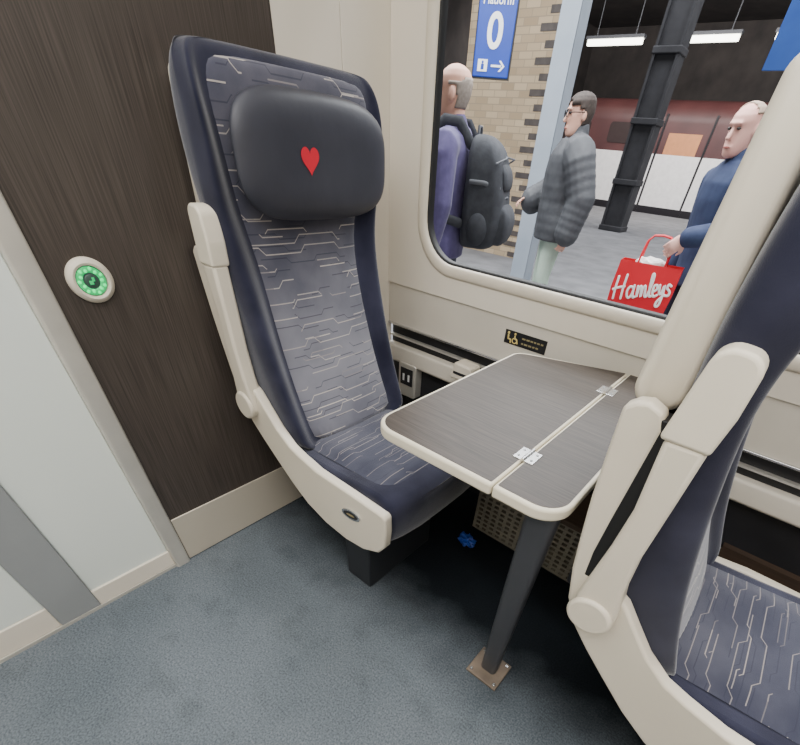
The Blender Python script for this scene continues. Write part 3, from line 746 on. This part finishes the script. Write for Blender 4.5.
    for sd in (1, -1):
        an = V(legs[sd][2])*s; bm = bmesh.new()
        rings = []
        for x, w, t in ((-.085, .02, .05), (-.075, .036, .075), (-.02, .042, .09), (.06, .046, .07), (.13, .046, .05), (.18, .036, .038), (.2, .016, .022)):
            rings.append([V((an.x+x*s, an.y+w*s*c_, max(0, z_)*t*s+.001)) for c_, z_ in ((-1, 0), (-1.05, .3), (-.8, .8), (-.3, 1), (.3, 1), (.8, .8), (1.05, .3), (1, 0))])
        loft(bm, rings); obj('shoe', bm, MT['shoe'], root, sub=1)
    return root, HP

straight = lambda sd, fx=0.: ((-.01, sd*.205, 1.36), (-.03+fx*.3, sd*.26, 1.09), (.03+fx, sd*.26, .85), (.12, 0, -1), (.2, -sd, 0))
P1 = (-.80, 1.715, GZ); A1 = math.radians(200); S1 = .958
p1, HP1 = person('balding man in purple jumper facing away to the left, wearing a backpack', P1, A1,
    dict(s=S1, head=1.08, arms={1: straight(1), -1: straight(-1)}, bulk=.030, hair_t=.004, hair=lambda c: (c.z < .05 and c.x < .015 and c.z > -.055 and not (abs(c.y) > .06 and -.04 < c.x < .02 and c.z < .03)) or (c.x < -.07 and c.z < .06), top='jumper'),
    MT['purple'], MT['darktr'], MT['greyhair'], MT['skin'])
p2, HP2 = person('man with dark hair and glasses in grey padded jacket, facing the backpack man', (-.69, 3.265, GZ), math.radians(216),
    dict(s=.985, head=1.06, arms={1: ((-.01, .215, 1.36), (-.10, .29, 1.10), (-.05, .29, .85), (.15, 0, -1), (.2, -1, 0)), -1: ((.0, -.215, 1.36), (.05, -.28, 1.12), (.25, -.20, 1.03), (1, .25, .1), (-.1, .4, -1))}, bulk=.068, puff=.0035, collar=.05,
         hair=lambda c: (c.z > .055 and c.x < .085) or (c.x < -.005 and c.z > -.055) or (c.z > .03 and c.x < .03), top='padded_jacket', yaw=.1, pitch=.08),
    MT['puffer'], MT['paletr'], MT['darkhair'], MT['skin'])
bm = bmesh.new()
for sd in (1, -1):
    torus(bm, HP2((.106, sd*.033, .012)), (MX.Rotation(.1, 3, 'Z') @ V((1, sd*.15, 0))), .021, .0028, 20, 8)
    tube(bm, [HP2((.104, sd*.055, .016)), HP2((.06, sd*.079, .016)), HP2((-.01, sd*.084, .014))], .003, 8)
tube(bm, [HP2((.108, -.012, .014)), HP2((.111, 0, .017)), HP2((.108, .012, .014))], .003, 8)
obj('glasses', bm, MT['black'], p2)
p3, HP3 = person('ruddy faced man in blue jacket carrying a red shopping bag', (.705, 2.67, GZ), math.radians(218),
    dict(s=.94, head=1.02, lean=.14, arms={1: ((0, .205, 1.36), (.06, .29, 1.13), (.275, .225, 1.08), (.75, -.2, -.75), (-.3, -1, -.3)), -1: straight(-1, .03)}, bulk=.022, hair_t=.004,
         hair=lambda c: (c.z < .09 and c.x < -.015 and c.z > -.05 and not (abs(c.y) > .06 and c.x > -.04 and c.z < .03)) or (c.z > .07 and c.x < .02), top='jacket', yaw=.42, pitch=.14),
    MT['bluejacket'], MT['navytr'], MT['thinhair'], MT['skin_red'])

# backpack
bk = empty('backpack', P1, A1, 'dark grey rucksack worn by the man in purple jumper', 'backpack')
bk.scale = (S1, S1, S1)
def pack_loft(rows, rad, nm, sub=1):
    bm = bmesh.new(); rings = []
    for z, dp, w, xc in rows:
        rings.append([V((xc+dp*px, w*py, z)) for px, py in rpoly([(-1, -1), (1, -1), (1, 1), (-1, 1)], rad, 5)])
    loft(bm, rings); return obj(nm, bm, MT['pack'], bk, sub=sub)
pack_loft([(.86, .08, .14, -.245), (.88, .122, .175, -.265), (.97, .145, .198, -.29), (1.06, .142, .200, -.287), (1.15, .135, .198, -.28), (1.26, .126, .194, -.272), (1.36, .108, .178, -.255), (1.42, .075, .145, -.23), (1.445, .03, .08, -.21)], .48, 'main_compartment', 2)
pack_loft([(.89, .02, .11, -.405), (.91, .05, .145, -.412), (1.0, .064, .160, -.425), (1.08, .056, .152, -.418), (1.125, .018, .12, -.40)], .5, 'front_pocket', 2)
pack_loft([(1.18, .014, .11, -.395), (1.20, .034, .135, -.392), (1.28, .038, .135, -.38), (1.325, .014, .11, -.355)], .5, 'upper_pocket', 2)
for zz in (1.15, 1.345):
    bm = bmesh.new(); tube(bm, [(-.35, -.187, zz-.03), (-.40, -.14, zz-.005), (-.418+(zz > 1.3)*.045, 0, zz+.003), (-.40, .14, zz-.005), (-.35, .187, zz-.03)], .005, 8); obj('zip', bm, MT['packlight'], bk)
for sd in (1, -1):
    bm = bmesh.new(); tube(bm, [(-.15, sd*.09, 1.39), (-.07, sd*.115, 1.485), (.02, sd*.13, 1.49), (.135, sd*.135, 1.40), (.172, sd*.14, 1.30), (.166, sd*.15, 1.2), (.12, sd*.195, 1.10), (.0, sd*.21, 1.03), (-.15, sd*.17, 1.0)], .028, 10, .35)
    obj('shoulder_strap', bm, MT['pack'], bk)
    bm = bmesh.new(); tube(bm, [(-.20, sd*.196, 1.22), (-.29, sd*.203, 1.22), (-.385, sd*.16, 1.20)], .012, 8, .4); obj('side_strap', bm, MT['packlight'], bk)
    bm = bmesh.new(); ellipsoid(bm, (-.28, sd*.195, .98), (.07, .03, .09)); obj('side_pocket', bm, MT['pack'], bk)
bm = bmesh.new(); tube(bm, [(-.18, -.04, 1.42), (-.175, -.03, 1.475), (-.175, .03, 1.475), (-.18, .04, 1.42)], .009, 8); obj('grab_handle', bm, MT['packlight'], bk)

# red paper shopping bag
bg = empty('shopping_bag', (.475, 2.355, .440), math.radians(8), 'red paper shopping bag with white script lettering held by blue jacket man', 'bag')
bm = bmesh.new()
loft(bm, [[V((-.190, -.06, 0)), V((.190, -.06, 0)), V((.190, .06, 0)), V((-.190, .06, 0))], [V((-.2, -.065, .16)), V((.2, -.065, .16)), V((.185, .065, .16)), V((-.185, .065, .16))], [V((-.195, -.06, .315)), V((.195, -.06, .315)), V((.195, .06, .315)), V((-.195, .06, .315))]], cap=False)
bmesh.ops.holes_fill(bm, edges=[e for e in bm.edges if e.is_boundary and all(v.co.z < .01 for v in e.verts)])
o = obj('paper_body', bm, MT['redbag'], bg, smooth=False); so = o.modifiers.new('t', 'SOLIDIFY'); so.thickness = .003
# hand-lettered script "Hamleys" drawn stroke by stroke on the front face
STROKES = [[(0, 0), (.05, .45), (.16, 1.05)], [(.40, -.02), (.46, .5), (.58, 1.1)], [(-.06, .45), (.2, .52), (.52, .56)],
           [(.98, .46), (.84, .54), (.70, .38), (.70, .12), (.80, .0), (.92, .10), (.99, .34)], [(1.02, .58), (.99, .28), (1.02, .02), (1.12, .04)],
           [(1.20, .54), (1.20, .02), (1.26, .40), (1.37, .52), (1.40, .02), (1.46, .40), (1.57, .52), (1.60, .06), (1.70, .04)],
           [(1.72, .1), (1.86, .6), (1.90, 1.0), (1.82, 1.02), (1.79, .5), (1.82, .06), (1.92, .04)],
           [(1.96, .24), (2.14, .34), (2.12, .54), (1.99, .50), (1.96, .18), (2.05, .02), (2.2, .08)],
           [(2.26, .54), (2.28, .2), (2.38, .14), (2.48, .52), (2.46, .0), (2.36, -.42), (2.22, -.44), (2.26, -.22), (2.54, .08)],
           [(2.80, .46), (2.68, .54), (2.62, .38), (2.76, .22), (2.74, .04), (2.58, .04)]]
bm = bmesh.new(); sc = .126; ct, stn = math.cos(.22), math.sin(.22)
for st in STROKES:
    P = [V((x, y, 0)) for x, y in st]; path = []
    for i in range(len(P)-1):
        p0, p1_, p2_, p3_ = P[max(0, i-1)], P[i], P[i+1], P[min(len(P)-1, i+2)]
        for q in range(5):
            t = q/5
            path.append(.5*((2*p1_)+(p2_-p0)*t+(2*p0-5*p1_+4*p2_-p3_)*t*t+(3*p1_-p0-3*p2_+p3_)*t**3))
    path.append(P[-1])
    pts = []
    for p in path:
        x, z = (p.x-1.38)*sc, (p.y-.35)*sc
        pts.append((x*ct-z*stn, -.0665, z*ct+x*stn+.168))
    tube(bm, pts, .0072, 8)
for v in bm.verts: v.co.y = -.0662+(v.co.y+.0665)*.3
obj('lettering', bm, MT['white'], bg)
for yy in (-.05, .05):
    bm = bmesh.new(); tube(bm, [(-.085, yy, .30), (-.082, yy*.8, .37), (-.076, yy*.4, .43), (-.05, yy*.25, .46), (.0, yy*.2, .466), (.05, yy*.25, .46), (.076, yy*.4, .43), (.082, yy*.8, .37), (.085, yy, .30)], .006, 8); obj('rope_handle', bm, MT['redbag'], bg)
bm = bmesh.new(); bmesh.ops.create_icosphere(bm, subdivisions=3, radius=1); random.seed(3)
for v in bm.verts: v.co = V((v.co.x*.10-.01, v.co.y*.045, v.co.z*.035+.312))*random.uniform(.975, 1.02)
obj('tissue', bm, MT['tissue'], bg, smooth=False)

# ------------------------------------------------------------------ lights
def area(loc, rot, sx, sy, e, col=(1, 1, 1)):
    l = bpy.data.lights.new('lamp', 'AREA'); l.shape = 'RECTANGLE'; l.size = sx; l.size_y = sy; l.energy = e; l.color = col
    o = bpy.data.objects.new('lamp', l); COL.objects.link(o); o.location = loc; o.rotation_euler = rot; return o
area((1.5, -1.35, 2.22), (0, 0, 0), 3.2, 1.3, 71, (1, .985, .965))
area((1.4, -.35, 2.2), (0, 0, 0), 2.8, .35, 10, (1, .985, .965))
area((-1.5, 3.2, 4.8), (math.radians(-12), 0, 0), 7, 3, 760, (.95, .98, 1))
area((0, 1.6, 3.6), (math.radians(38), 0, 0), 7, 1.2, 340, (.95, .98, 1))
area((0, 12, 6.1), (0, 0, 0), 16, 6, 1600, (.95, .97, 1))
area((-2, 17.5, 5.6), (math.radians(55), 0, 0), 16, 2, 1700, (1, .96, .92))
w = bpy.data.worlds.new('world'); SC.world = w; w.use_nodes = True
w.node_tree.nodes['Background'].inputs[0].default_value = (.75, .8, .85, 1); w.node_tree.nodes['Background'].inputs[1].default_value = .2
